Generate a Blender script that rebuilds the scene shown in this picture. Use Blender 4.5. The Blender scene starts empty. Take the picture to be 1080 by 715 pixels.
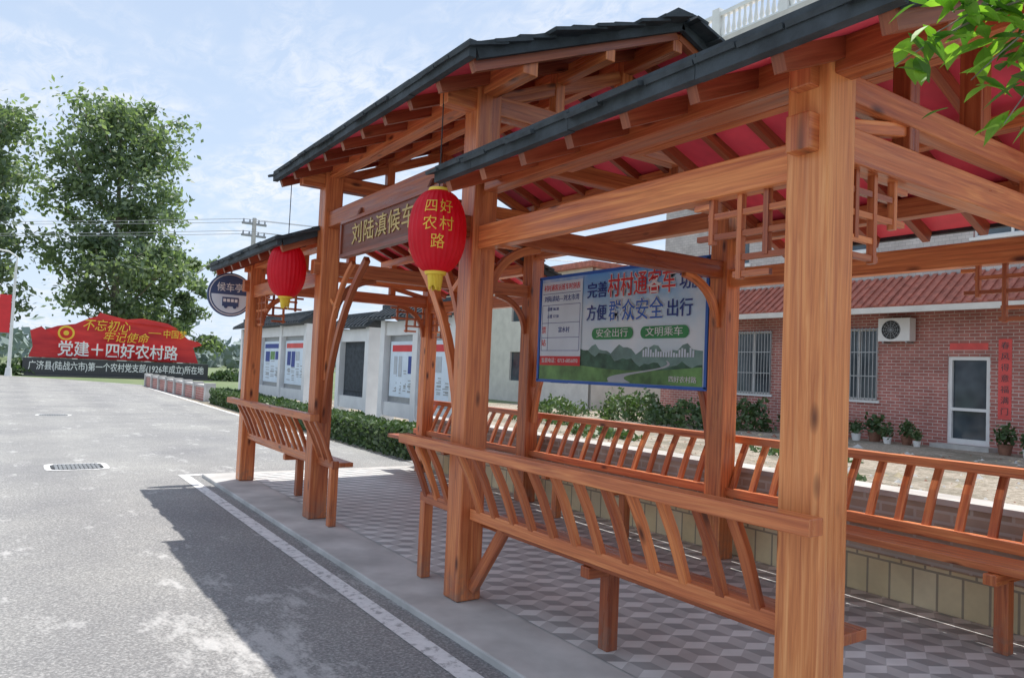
import bpy, bmesh, math, random
import numpy as np
from mathutils import Vector, Matrix
random.seed(7); rng=np.random.default_rng(7)
S=bpy.context.scene
V=Vector
# ---------------------------------------------------------------- materials
MATS={}
def newmat(name):
    m=bpy.data.materials.new(name); m.use_nodes=True
    nt=m.node_tree; b=nt.nodes['Principled BSDF']; MATS[name]=m
    return m,nt,b
def N(nt,t,**k):
    n=nt.nodes.new(t)
    for a,v in k.items(): setattr(n,a,v)
    return n
def ramp(nt,fac,stops):
    r=N(nt,'ShaderNodeValToRGB'); e=r.color_ramp.elements
    while len(e)<len(stops): e.new(0.5)
    for i,(p,c) in enumerate(stops):
        e[i].position=p; e[i].color=(*c,1) if len(c)==3 else c
    nt.links.new(fac,r.inputs[0]); return r.outputs[0]
def noise(nt,vec,scale,detail=3,rough=.55,dist=0):
    n=N(nt,'ShaderNodeTexNoise'); n.inputs['Scale'].default_value=scale; n.inputs['Detail'].default_value=detail
    n.inputs['Roughness'].default_value=rough; n.inputs['Distortion'].default_value=dist
    if vec is not None: nt.links.new(vec,n.inputs['Vector'])
    return n.outputs['Fac']
def mapping(nt,vec,scale,loc=(0,0,0)):
    m=N(nt,'ShaderNodeMapping'); m.inputs['Scale'].default_value=scale; m.inputs['Location'].default_value=loc
    nt.links.new(vec,m.inputs['Vector']); return m.outputs[0]
def coord(nt,kind='Object'):
    return N(nt,'ShaderNodeTexCoord').outputs[kind]
def mix(nt,fac,a,b,mode='MIX'):
    m=N(nt,'ShaderNodeMix',data_type='RGBA',blend_type=mode)
    if isinstance(fac,(int,float)): m.inputs[0].default_value=fac
    else: nt.links.new(fac,m.inputs[0])
    for i,c in ((6,a),(7,b)):
        if isinstance(c,tuple): m.inputs[i].default_value=(*c,1) if len(c)==3 else c
        else: nt.links.new(c,m.inputs[i])
    return m.outputs[2]
def bump(nt,b,h,strength=.3,dist=.01):
    n=N(nt,'ShaderNodeBump'); n.inputs['Strength'].default_value=strength; n.inputs['Distance'].default_value=dist
    nt.links.new(h,n.inputs['Height']); nt.links.new(n.outputs[0],b.inputs['Normal'])
def simple(name,col,rough=.6,var=.15,scale=6,metal=0,bmp=0,spec=.5,kind='Object'):
    m,nt,b=newmat(name)
    f=noise(nt,coord(nt,kind),scale,3)
    lo=tuple(c*(1-var) for c in col); hi=tuple(min(1,c*(1+var)) for c in col)
    nt.links.new(ramp(nt,f,[(.3,lo),(.7,hi)]),b.inputs['Base Color'])
    b.inputs['Roughness'].default_value=rough; b.inputs['Metallic'].default_value=metal
    b.inputs['Specular IOR Level'].default_value=spec
    if bmp: bump(nt,b,noise(nt,coord(nt,kind),scale*12,2),bmp,.005)
    return m
def wood(name,dark,mid,light,rough=.36):
    m,nt,b=newmat(name)
    uv=coord(nt,'UV')
    g=noise(nt,mapping(nt,uv,(1.6,46,1)),1,3,.68,.6)
    g2=noise(nt,mapping(nt,uv,(.8,9,1)),1,2,.5,1.6)
    per=noise(nt,mapping(nt,uv,(.06,.02,1)),1,0)
    c=ramp(nt,g,[(.32,dark),(.5,mid),(.68,light)])
    c2=ramp(nt,g2,[(.32,dark),(.55,mid),(.75,light)])
    c=mix(nt,.45,c,c2)
    tint=ramp(nt,per,[(.32,(.66,.56,.52)),(.5,(.98,.96,.95)),(.68,(1.28,1.35,1.25))])
    c=mix(nt,1,c,tint,'MULTIPLY')
    vo=N(nt,'ShaderNodeTexVoronoi'); vo.inputs['Scale'].default_value=1
    nt.links.new(mapping(nt,uv,(2.3,6.5,1)),vo.inputs['Vector'])
    k=ramp(nt,vo.outputs['Distance'],[(.05,(1,1,1)),(.16,(0,0,0))])
    c=mix(nt,k,c,tuple(x*.4 for x in dark))
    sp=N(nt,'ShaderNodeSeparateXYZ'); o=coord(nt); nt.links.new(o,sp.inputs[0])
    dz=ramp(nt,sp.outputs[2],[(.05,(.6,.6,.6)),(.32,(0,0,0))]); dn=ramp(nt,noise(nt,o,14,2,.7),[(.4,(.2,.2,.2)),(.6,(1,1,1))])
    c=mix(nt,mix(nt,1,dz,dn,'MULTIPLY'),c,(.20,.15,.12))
    nt.links.new(c,b.inputs['Base Color'])
    rr=ramp(nt,g2,[(.3,(rough-.08,)*3),(.7,(rough+.18,)*3)]); nt.links.new(rr,b.inputs['Roughness'])
    bump(nt,b,g,.35,.004)
    return m
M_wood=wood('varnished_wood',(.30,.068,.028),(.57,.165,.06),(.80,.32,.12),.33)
M_woodp=wood('fresh_varnished_wood',(.36,.09,.032),(.64,.22,.075),(.85,.40,.17),.33)
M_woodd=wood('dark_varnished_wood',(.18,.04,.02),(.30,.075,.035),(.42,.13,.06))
M_signwood=wood('sign_wood',(.13,.035,.02),(.20,.055,.03),(.26,.075,.04),.45)
M_red=simple('red_roof_lining',(.82,.08,.13),.6,.2,3)
M_slate=simple('slate_shingle',(.042,.052,.062),.75,.4,9,bmp=.4)
M_white=simple('white_paint',(.80,.80,.79),.5,.06,3)
M_cream=simple('cream_render',(.62,.59,.55),.7,.1,2)
M_metal=simple('grey_metal',(.35,.36,.37),.4,.1,8,metal=.6)
M_black=simple('plain_black',(.02,.02,.02),.6,.1,8)
M_glass,nt,b=newmat('dark_glass'); 
nt.links.new(ramp(nt,noise(nt,coord(nt),1.3,2),[(.3,(.03,.04,.055)),(.7,(.10,.13,.15))]),b.inputs['Base Color']); b.inputs['Roughness'].default_value=.08
M_gold=simple('gold_paint',(.55,.38,.13),.5,.2,8)
M_yellow=simple('yellow_letter',(.88,.62,.06),.5,.05,8)
M_ltext=simple('lantern_gold',(.85,.50,.06),.5,.1,8)
M_bred=simple('bright_red',(.70,.03,.035),.5,.08,3)
M_lgreen=simple('label_green',(.05,.30,.10),.5,.08,3)
M_pink=simple('faded_red_paper',(.75,.10,.09),.6,.15,3)
M_blue=simple('sign_blue',(.03,.14,.55),.45,.08,3)
M_navy=simple('navy_letter',(.02,.05,.28),.5,.05,3)
M_granite=simple('dark_granite',(.05,.052,.06),.35,.4,30)
M_bark=simple('tree_bark',(.24,.21,.17),.9,.35,5,bmp=.5)
M_conc=simple('pale_concrete',(.50,.49,.47),.85,.24,2.2,bmp=.3)
M_pot=simple('clay_pot',(.25,.12,.08),.8,.2,9)
M_straw=simple('dry_straw',(.50,.42,.28),.9,.2,9)
M_wl=simple('white_letter',(.85,.85,.85),.5,.03,3)
def leafmat(name,a,bc,trans=.35,sc=1.1):
    m,nt,b=newmat(name)
    f=noise(nt,coord(nt),sc,2)
    c=ramp(nt,f,[(.35,a),(.65,bc)])
    nt.links.new(c,b.inputs['Base Color']); b.inputs['Roughness'].default_value=.5
    t=N(nt,'ShaderNodeBsdfTranslucent'); nt.links.new(mix(nt,1,c,(1.6,1.8,.8),'MULTIPLY'),t.inputs[0])
    ms=N(nt,'ShaderNodeMixShader'); ms.inputs[0].default_value=trans
    nt.links.new(b.outputs[0],ms.inputs[1]); nt.links.new(t.outputs[0],ms.inputs[2])
    nt.links.new(ms.outputs[0],nt.nodes['Material Output'].inputs[0]); return m
M_lf1=leafmat('poplar_leaf_light',(.19,.25,.15),(.27,.33,.21))  # both poplar greens paled so the colour carries distance haze
M_lf2=leafmat('poplar_leaf_dark',(.10,.145,.10),(.15,.195,.13))
M_hg=leafmat('hedge_leaf',(.045,.09,.03),(.09,.15,.05),.2)
M_hg2=leafmat('hedge_leaf_light',(.08,.13,.06),(.12,.17,.08),.2)
M_far=simple('far_foliage',(.26,.32,.30),.9,.2,.05)  # pale colour stands in for haze over the distance
M_fg=leafmat('broad_leaf',(.14,.28,.03),(.27,.44,.07),.5,9)
M_fg2=leafmat('broad_leaf_dark',(.06,.15,.025),(.10,.20,.04),.4,9)
M_asph,nt,b=newmat('asphalt'); o=coord(nt)
f1=noise(nt,o,60,3,.8); f2=noise(nt,o,.5,4,.6); f3=noise(nt,mapping(nt,o,(1,.45,1)),2.6,5,.78)
c=ramp(nt,f1,[(.3,(.15,.15,.152)),(.52,(.28,.277,.271)),(.72,(.53,.525,.51))])
c=mix(nt,1,c,ramp(nt,f2,[(.3,(.80,.80,.82)),(.7,(1.18,1.17,1.13))]),'MULTIPLY')
ds=N(nt,'ShaderNodeVectorMath',operation='DISTANCE'); nt.links.new(mapping(nt,o,(1.3,.6,0),(-1.5,-2.6,0)),ds.inputs[0]); ds.inputs[1].default_value=(0,0,0)
loc=N(nt,'ShaderNodeMapRange'); loc.inputs[1].default_value=.9; loc.inputs[2].default_value=.0; loc.inputs[3].default_value=0; loc.inputs[4].default_value=.11; nt.links.new(ds.outputs['Value'],loc.inputs[0])
ad=N(nt,'ShaderNodeMath',operation='ADD'); nt.links.new(f3,ad.inputs[0]); nt.links.new(loc.outputs[0],ad.inputs[1])
pm=ramp(nt,ad.outputs[0],[(.575,(0,0,0)),(.67,(.7,.7,.7))]); c=mix(nt,pm,c,(.55,.54,.525))
sxa=N(nt,'ShaderNodeSeparateXYZ'); nt.links.new(o,sxa.inputs[0])
wv=N(nt,'ShaderNodeMath',operation='SINE'); mm=N(nt,'ShaderNodeMath',operation='MULTIPLY'); nt.links.new(sxa.outputs[0],mm.inputs[0]); mm.inputs[1].default_value=3.3; nt.links.new(mm.outputs[0],wv.inputs[0])
c=mix(nt,1,c,ramp(nt,wv.outputs[0],[(0,(1,1,1)),(1,(.90,.90,.91))]),'MULTIPLY')
nt.links.new(c,b.inputs['Base Color']); b.inputs['Roughness'].default_value=.8; bump(nt,b,f1,.7,.006)
M_line,nt,b=newmat('road_paint'); o=coord(nt)
nt.links.new(ramp(nt,noise(nt,o,14,4,.7),[(.38,(.40,.40,.40)),(.47,(.72,.72,.71)),(.7,(.82,.82,.81))]),b.inputs['Base Color']); b.inputs['Roughness'].default_value=.7
M_grass,nt,b=newmat('grass_ground'); o=coord(nt)
nt.links.new(ramp(nt,noise(nt,o,.35,6,.7),[(.3,(.10,.14,.06)),(.5,(.15,.20,.09)),(.7,(.26,.25,.15))]),b.inputs['Base Color']); b.inputs['Roughness'].default_value=.95
M_yard,nt,b=newmat('yard_soil'); o=coord(nt)
yn=noise(nt,o,9,5,.85)
c=ramp(nt,yn,[(.32,(.19,.155,.12)),(.5,(.44,.375,.295)),(.66,(.68,.61,.52))])
c=mix(nt,ramp(nt,noise(nt,mapping(nt,o,(1,.6,1)),.9,4,.7),[(.48,(0,0,0)),(.58,(.75,.75,.75))]),c,(.22,.20,.15))
nt.links.new(c,b.inputs['Base Color']); b.inputs['Roughness'].default_value=.95; bump(nt,b,yn,1,.06)
def brick(name,c1,c2,mo,w,h,ms,rough=.7):
    m,nt,b=newmat(name); uv=coord(nt,'UV')
    t=N(nt,'ShaderNodeTexBrick'); t.inputs['Color1'].default_value=(*c1,1); t.inputs['Color2'].default_value=(*c2,1); t.inputs['Mortar'].default_value=(*mo,1)
    t.inputs['Scale'].default_value=1; t.inputs['Brick Width'].default_value=w; t.inputs['Row Height'].default_value=h; t.inputs['Mortar Size'].default_value=ms
    nt.links.new(uv,t.inputs['Vector'])
    c=mix(nt,1,t.outputs[0],ramp(nt,noise(nt,uv,1.1,5,.65),[(.3,(.72,.70,.69)),(.7,(1.18,1.18,1.18))]),'MULTIPLY')
    nt.links.new(c,b.inputs['Base Color']); b.inputs['Roughness'].default_value=rough
    bump(nt,b,t.outputs['Fac'],-.4,.008); return m
M_brick=brick('red_brick',(.38,.13,.11),(.50,.185,.155),(.58,.47,.43),.26,.09,.010)
M_gbrick=brick('grey_brown_brick',(.40,.31,.24),(.52,.42,.34),(.56,.52,.47),.24,.07,.010,.9)
M_ytile=brick('yellow_tile',(.72,.60,.34),(.80,.70,.46),(.36,.31,.22),.16,.30,.008,.35)
M_wtile=brick('facade_tile',(.46,.42,.41),(.53,.49,.47),(.34,.32,.31),.2,.1,.006,.5)
M_rtile=simple('red_roof_tile',(.42,.14,.10),.6,.3,5)
M_t1=simple('floor_tile_light',(.69,.69,.67),.5,.14,3)
M_t2=simple('floor_tile_grey',(.33,.33,.325),.5,.2,3)
M_t3=simple('floor_tile_mid',(.50,.495,.48),.5,.14,3)
# ---------------------------------------------------------------- mesh builder
class MB:
    def __init__(s): s.v=[];s.f=[];s.uv=[];s.mi=[];s.sm=[]
    def face(s,pts,uvs=None,mi=0,smooth=False):
        i=len(s.v); s.v+= [tuple(p) for p in pts]; s.f.append(tuple(range(i,i+len(pts))))
        s.uv.append(uvs or [(0,0)]*len(pts)); s.mi.append(mi); s.sm.append(smooth)
    def _add(s,vs,fs,uvs,mi,smooth=False):
        i=len(s.v); s.v+=[tuple(p) for p in vs]
        for f,u in zip(fs,uvs):
            s.f.append(tuple(i+k for k in f)); s.uv.append(u); s.mi.append(mi); s.sm.append(smooth)
    def box(s,a,b,mi=0):
        x0,y0,z0=[min(p,q) for p,q in zip(a,b)]; x1,y1,z1=[max(p,q) for p,q in zip(a,b)]
        vs=[(x0,y0,z0),(x1,y0,z0),(x1,y1,z0),(x0,y1,z0),(x0,y0,z1),(x1,y0,z1),(x1,y1,z1),(x0,y1,z1)]
        fs=[(0,3,2,1),(4,5,6,7),(0,1,5,4),(2,3,7,6),(1,2,6,5),(3,0,4,7)]
        ax=[(0,1),(0,1),(0,2),(0,2),(1,2),(1,2)]
        s._add(vs,fs,[[(vs[k][p],vs[k][q]) for k in f] for f,(p,q) in zip(fs,ax)],mi)
    def path(s,pts,w,h,side=None,mi=0,w2=None):
        pts=[V(p) for p in pts]; n=len(pts); vs=[];L=[0]
        for i in range(1,n): L.append(L[-1]+(pts[i]-pts[i-1]).length)
        u0=random.random()*900; v0=random.random()*90
        for i,p in enumerate(pts):
            t=(pts[min(i+1,n-1)]-pts[max(i-1,0)]).normalized()
            sd=V(side) if side else t.cross(V((0,0,1)))
            if sd.length<.05: sd=V((1,0,0))
            sd=(sd-t*sd.dot(t)).normalized(); nn=sd.cross(t)
            ww=w if w2 is None else w+(w2-w)*i/(n-1)
            for a,c in((-1,-1),(1,-1),(1,1),(-1,1)): vs.append(p+sd*a*ww/2+nn*c*h/2)
        fs=[];uv=[];W=[0,w,w+h,2*w+h,2*w+2*h]
        for i in range(n-1):
            for k in range(4):
                k2=(k+1)%4; fs.append((i*4+k,i*4+k2,i*4+4+k2,i*4+4+k))
                a=u0+L[i];c=u0+L[i+1]; uv.append([(a,v0+W[k]),(a,v0+W[k+1]),(c,v0+W[k+1]),(c,v0+W[k])])
        fs.append((3,2,1,0)); uv.append([(u0,v0),(u0,v0+w),(u0+.05,v0+w),(u0+.05,v0)])
        e=(n-1)*4; fs.append((e,e+1,e+2,e+3)); uv.append([(u0,v0),(u0,v0+w),(u0+.05,v0+w),(u0+.05,v0)])
        s._add(vs,fs,uv,mi)
    def cyl(s,p0,p1,r0,r1=None,n=10,mi=0,caps=True):
        s.tube([p0,p1],[r0,r0 if r1 is None else r1],n,mi,caps)
    def tube(s,pts,rs,n=8,mi=0,caps=True):
        pts=[V(p) for p in pts]; vs=[];fs=[];uv=[]
        ref=V((.31,.93,.1))
        for i,p in enumerate(pts):
            t=(pts[min(i+1,len(pts)-1)]-pts[max(i-1,0)]).normalized()
            a=t.cross(ref); 
            if a.length<.1: a=t.cross(V((1,0,0)))
            a.normalize(); c=t.cross(a)
            for k in range(n):
                th=2*math.pi*k/n; vs.append(p+(a*math.cos(th)+c*math.sin(th))*rs[i])
        for i in range(len(pts)-1):
            for k in range(n):
                k2=(k+1)%n; fs.append((i*n+k,i*n+k2,(i+1)*n+k2,(i+1)*n+k)); uv.append([(i,k/n),(i,(k+1)/n),(i+1,(k+1)/n),(i+1,k/n)])
        s._add(vs,fs,uv,mi,True)
        if caps:
            e=(len(pts)-1)*n
            s.face(vs[:n][::-1],None,mi); s.face(vs[e:],None,mi)
    def build(s,name,mats,parent=None,bevel=0,loc=None):
        me=bpy.data.meshes.new(name); me.from_pydata(s.v,[],s.f)
        ul=me.uv_layers.new(name='UVMap'); flat=[c for u in s.uv for p in u for c in p]
        ul.data.foreach_set('uv',flat)
        me.polygons.foreach_set('material_index',s.mi); me.polygons.foreach_set('use_smooth',s.sm)
        for m in mats: me.materials.append(m)
        me.update(); o=bpy.data.objects.new(name,me); S.collection.objects.link(o)
        if parent: o.parent=parent
        if bevel:
            md=o.modifiers.new('bevel','BEVEL'); md.width=bevel; md.segments=2; md.limit_method='ANGLE'; md.angle_limit=math.radians(50)
        return o
def empty(name):
    e=bpy.data.objects.new(name,None); e.empty_display_size=.2; S.collection.objects.link(e); return e
AX_ROAD=(V((0,-1,0)),V((0,0,1)),V((-1,0,0)))
AX_SOUTH=(V((1,0,0)),V((0,0,1)),V((0,-1,0)))
def text(s,loc,size,mat,parent,ax=AX_ROAD,width=None,bold=.012,ext=.002,name='lettering',spacing=1,outline=None,slant=0):
    if outline:
        om,ow=outline; l2=V(loc)-ax[2]*(.0012 if size<.5 else .05)
        text(s,l2,size,om,parent,ax,width*(1+ow*.35) if width else None,bold+ow,ext*.5,'lettering_outline',spacing,None,slant)
    cu=bpy.data.curves.new(name,'FONT'); cu.body=s; cu.size=size; cu.align_x='CENTER'; cu.align_y='CENTER'; cu.offset=bold*size; cu.extrude=ext; cu.space_character=spacing; cu.resolution_u=3; cu.shear=slant
    cu.materials.append(mat); o=bpy.data.objects.new(name,cu); S.collection.objects.link(o)
    bpy.context.view_layer.update()
    sx=1
    if width and o.dimensions.x>0: sx=width/o.dimensions.x
    m=Matrix.Identity(4)
    for i,a in enumerate(ax):
        for j in range(3): m[j][i]=a[j]*(sx if i==0 else 1)
    for j in range(3): m[j][3]=loc[j]
    o.matrix_world=m
    if parent: 
        o.parent=parent; o.matrix_parent_inverse=Matrix.Identity(4)
    return o
# ---------------------------------------------------------------- ground
def sheet(name,poly,z,mat):
    mb=MB(); mb.face([(x,y,z) for x,y in poly],[(x,y) for x,y in poly]); return mb.build(name,[mat])
sheet('ground',[(-900,-300),(900,-300),(900,1500),(-900,1500)],0,M_grass)
sheet('road',[(-11,-12),(2.2,-12),(2.2,9.9),(5.38,9.9),(5.9,26),(6.0,44),(3,50),(-1,56),(-6,90),(-14,90),(-11,54)],.004,M_asph)
mb=MB()
def fl(x0,y0,x1,y1,z=.008): mb.face([(x0,y0,z),(x1,y0,z),(x1,y1,z),(x0,y1,z)])
fl(1.90,-12,2.02,10.30); fl(2.02,10.18,4.9,10.30)
mb.face([(5.15,14,.008),(5.27,14,.008),(5.82,40,.008),(5.70,40,.008)])
mb.build('road_marking',[M_line])
PZ=.05
mb=MB(); mb.box((2.14,-6,-.05),(5.16,10.05,PZ-.004)); mb.build('platform_slab',[M_conc],bevel=.01)
bm=bmesh.new(); a=.115; h3=math.sqrt(3)/2
for i in range(-2,22):
    for j in range(-46,62):
        cx=2.62+ (i+ (j%2)*.5)*a*2*h3; cy=j*1.5*a
        if cx>5.4: continue
        hexv=[(cx+a*math.cos(math.radians(60*k+30)),cy+a*math.sin(math.radians(60*k+30))) for k in range(6)]
        for t,(p,q,r) in enumerate(((0,1,2),(2,3,4),(4,5,0))):
            vs=[bm.verts.new((x,y,PZ)) for x,y in ((cx,cy),hexv[p],hexv[q],hexv[r])]
            f=bm.faces.new(vs); f.material_index=t
for co,no in (((2.62,0,0),(-1,0,0)),((5.158,0,0),(1,0,0)),((0,9.85,0),(0,1,0)),((0,-5,0),(0,-1,0))):
    bmesh.ops.bisect_plane(bm,geom=bm.verts[:]+bm.edges[:]+bm.faces[:],plane_co=co,plane_no=no,clear_outer=True)
me=bpy.data.meshes.new('tiled_floor'); bm.to_mesh(me); bm.free()
for m in (M_t1,M_t2,M_t3): me.materials.append(m)
o=bpy.data.objects.new('tiled_floor',me); S.collection.objects.link(o)
sheet('yard',[(5.4,-14),(60,-14),(60,30),(5.4,30)],.006,M_yard)
sheet('footpath',[(5.42,10.6),(9,10.6),(9,30),(6.02,30)],.010,M_conc)
mb=MB(); mb.box((5.18,-8,0),(5.40,10.05,.75)); mb.box((5.15,-8,.75),(5.43,10.05,.79),2)
mb.box((5.168,-8,.045),(5.179,10.05,.33),1)
mb.build('low_brick_wall',[M_gbrick,M_ytile,M_conc])
mb=MB()
for i in range(3600):
    x=random.uniform(5.7,19); y=random.uniform(-4,16)
    if math.sin(x*1.3)+math.sin(y*1.1+x)<random.uniform(-1.6,1.2): continue
    s=random.uniform(.02,.06)*(1 if random.random()<.93 else 2.4)
    a=random.uniform(0,3); d=V((math.cos(a),math.sin(a),0))*s; e=V((-math.sin(a),math.cos(a),0))*s*.7; c=V((x,y,0)); t=c+V((0,0,s*.7))
    P=[c+d,c+e,c-d,c-e]; mi_=random.choice((0,0,1,2))
    for k in range(4): mb.face([P[k],P[(k+1)%4],t],None,mi_)
mb.build('yard_rubble',[M_conc,M_pot,M_straw])
# ---------------------------------------------------------------- shelter
XF,XB=2.5,4.95; XM=(XF+XB)/2; YS=[1.65,4.13,6.9,9.4]; PW=.175
sh=empty('wooden_bus_shelter')
mb=MB()
for x in (XF,XB):
    for i,y in enumerate(YS):
        top=3.42 if i in(1,2) else 2.72
        mb.path([(x,y,PZ),(x,y,top)],PW,PW,side=(1,0,0),mi=1 if i==0 else 0)
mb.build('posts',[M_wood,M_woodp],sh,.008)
mb=MB()
def bx(p,q,w,h,mi=0): mb.path([p,q],w,h,mi=mi)
EL,RL=2.63,3.29; EC,RC=3.28,3.94; XE=2.08; sl=(RL-EL)/(XM-XE)
def under(x,e): return e+sl*(min(x,2*XM-x)-XE)
for (ya,yb,p0,p1) in ((1.12,4.02,1.65,4.13),(7.0,9.75,6.9,9.4)):
    for x in (XF,XB):
        zz=under(XF,EL)-.085
        bx((x,ya+.05,zz),(x,yb-.03,zz),.11,.13)
        bx((x,p0+ (.0),2.36),(x,p1,2.36),.09,.15)
    for x in (XM,):
        bx((x,ya+.05,RL-.1),(x,yb-.03,RL-.1),.09,.12)
    for x in ((XF+XM)/2,(XB+XM)/2):
        zz=under(x,EL)-.10; bx((x,ya+.05,zz),(x,yb-.03,zz),.08,.09)
for y in YS:
    bx((XF-.15,y,2.43),(XB+.15,y,2.43),.10,.14)
for y in (YS[0],YS[3]):
    bx((XF-.14,y,2.655),(XB+.14,y,2.655),.09,.11)
    bx((XM,y,2.70),(XM,y,RL-.05),.10,.10)
    for s in(-1,1):
        bx((XM+s*.62,y,2.5),(XM+s*.62,y,under(XM+.62,EL)-.05),.08,.08)
        bx((XM+s*.62,y,2.6),(XM+s*1.2,y,2.49),.05,.06)
for x in (XF,XB):
    zz=under(XF,EC)-.085
    bx((x,3.6,zz),(x,7.2,zz),.11,.14)
    bx((x,YS[1],2.88),(x,YS[2],2.88),.10,.15)
bx((XM,3.58,RC-.1),(XM,7.22,RC-.1),.09,.13)
for x in ((XF+XM)/2,(XB+XM)/2):
    zz=under(x,EC)-.10; bx((x,3.58,zz),(x,7.22,zz),.08,.10)
for y in (YS[1],YS[2]):
    bx((XF-.30,y,3.26),(XB+.30,y,3.26),.11,.14)
    bx((XF-.05,y,2.95),(XB+.05,y,2.95),.09,.12)
    bx((XM,y,3.3),(XM,y,RC-.05),.10,.10)
    for s in(-1,1):
        bx((XM+s*.62,y,2.96),(XM+s*.62,y,under(XM+.62,EC)-.05),.08,.08)
        bx((XM+s*1.15,y,3.3),(XM+s*.05,y,3.75),.06,.09)
mb.build('beams',[M_wood],sh,.006)
mb=MB()
def qb(p,c,q,n=9):
    p,c,q=V(p),V(c),V(q); return [p*(1-t)**2+c*2*t*(1-t)+q*t*t for t in [i/n for i in range(n+1)]]
for x in (XF,XB):
    for y,s in ((YS[1],1),(YS[2],-1)):
        y0=y+s*.11
        mb.path(qb((x,y0,.95),(x,y0+s*.12,1.9),(x,y0+s*.85,2.42)),.05,.06,side=(1,0,0))
        mb.path(qb((x,y0,1.35),(x,y0+s*.02,2.1),(x,y0+s*.55,2.42)),.042,.045,side=(1,0,0))
        mb.path([(x,y0+s*.2,2.02),(x,y0+s*.06,2.12)],.04,.04,side=(1,0,0))
for y in YS[1:]:
    for x,s in ((XF,1),(XB,-1)):
        mb.path(qb((x+s*.09,y,1.95),(x+s*.12,y,2.3),(x+s*.5,y,2.36)),.05,.06,side=(0,1,0))
mb.build('curved_brackets',[M_wood],sh,.004)
mb=MB()
def fret(x,y,dx,dy,z):
    def P(a,b): return (x+dx*a,y+dy*a,z-b)
    sd=(1,0,0) if abs(dy)>0 else (0,1,0)
    def b(a0,b0,a1,b1):
        t=.030 if a0==a1 else .022
        mb.path([P(a0,b0),P(a1,b1)],t,.024,side=sd)
    for a,l in ((.02,.36),(.14,.27),(.27,.36),(.42,.2)): b(a,0,a,l)
    b(0,.08,.44,.08); b(0,.17,.50,.17); b(0,.27,.29,.27); b(.12,.34,.30,.34); b(.42,.03,.52,.03)
for x in (XF,XB):
    fret(x,YS[0]+.09,0,1,2.29); fret(x,YS[3]-.09,0,-1,2.29)
for y in (YS[0],YS[3]):
    fret(XF+.09,y,1,0,2.36); fret(XB-.09,y,-1,0,2.36)
mb.build('lattice_frets',[M_wood],sh)
def roof(e,r,ya,yb):
    mb=MB()
    n=max(3,round((yb-ya)/.42))
    for s in(-1,1):
        xe=XM+s*(XM-XE)
        for i in range(n+1):
            y=ya+.05+(yb-ya-.1)*i/n
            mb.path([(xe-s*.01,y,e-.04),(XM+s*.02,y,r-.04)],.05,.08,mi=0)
        y=ya-.02
        while y<yb+.02:
            y2=min(y+random.uniform(.55,.9),yb+.02); j=random.uniform(-.004,.004)
            mb.path([(xe+s*.03,y,e+.026+j),(xe+s*.03,y2-.003,e+.026+j)],.045,.095+random.uniform(0,.012),side=(1,0,0),mi=2); y=y2
        mb.face([(xe,ya,e),(XM,ya,r),(XM,yb,r),(xe,yb,e)],None,1)
        mb.face([(xe,ya,e+.03),(XM,ya,r+.03),(XM,yb,r+.03),(xe,yb,e+.03)],None,2)
        for y in (ya,yb):
            mb.path([(xe,y,e+.025),(XM,y,r+.025)],.035,.095,mi=2)
        slope=V((XM-xe,0,r-e)); Ls=slope.length; su=slope.normalized(); up=su.cross(V((0,1,0)))*(1 if s<0 else -1)
        if up.z<0: up=-up
        rows=int(Ls/.19)+1
        for k in range(rows):
            y=ya-.05-random.random()*.1; 
            while y<yb+.04:
                w=random.uniform(.17,.26); t0=k*.19-.06+random.uniform(-.018,.018)
                a=V((xe,0,e))+su*t0+up*(.062+.016*random.random()); c=V((xe,0,e))+su*min(t0+.27,Ls)+up*.045
                y1=min(y+w-.008,yb+.06)
                a0,a1=a+V((0,y,0)),a+V((0,y1,0)); c0,c1=c+V((0,y,0)),c+V((0,y1,0)); d=up*(-.02)
                mb._add([a0,a1,c1,c0,a0+d,a1+d,c1+d,c0+d],[(0,1,2,3),(7,6,5,4),(0,4,5,1),(1,5,6,2),(2,6,7,3),(3,7,4,0)],[[(0,0)]*4]*6,2)
                y+=w
    mb.path([(XM,ya-.05,r+.07),(XM,yb+.05,r+.07)],.18,.05,mi=2)
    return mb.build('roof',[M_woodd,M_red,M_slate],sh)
roof(EL,RL,1.12,3.86); roof(EC,RC,3.55,7.22); roof(EL,RL,7.0,9.75)
# name board
mb=MB(); mb.box((2.385,4.42,2.46),(2.425,6.25,2.76),0)
for z in (2.46,2.76): mb.path([(2.40,4.40,z),(2.40,6.27,z)],.06,.03,mi=1)
for y in (4.41,6.26): mb.path([(2.40,y,2.48),(2.40,y,2.74)],.06,.03,mi=1,side=(1,0,0))
for y in (4.7,6.0): mb.path([(2.42,y,2.76),(2.46,y,2.86)],.04,.04)
nb=empty('name_board'); mb.build('board',[M_signwood,M_woodd],nb)
text('刘陆滇候车亭',(2.380,5.30,2.61),.195,M_gold,nb,width=1.42,bold=.004,spacing=1.1)
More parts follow.
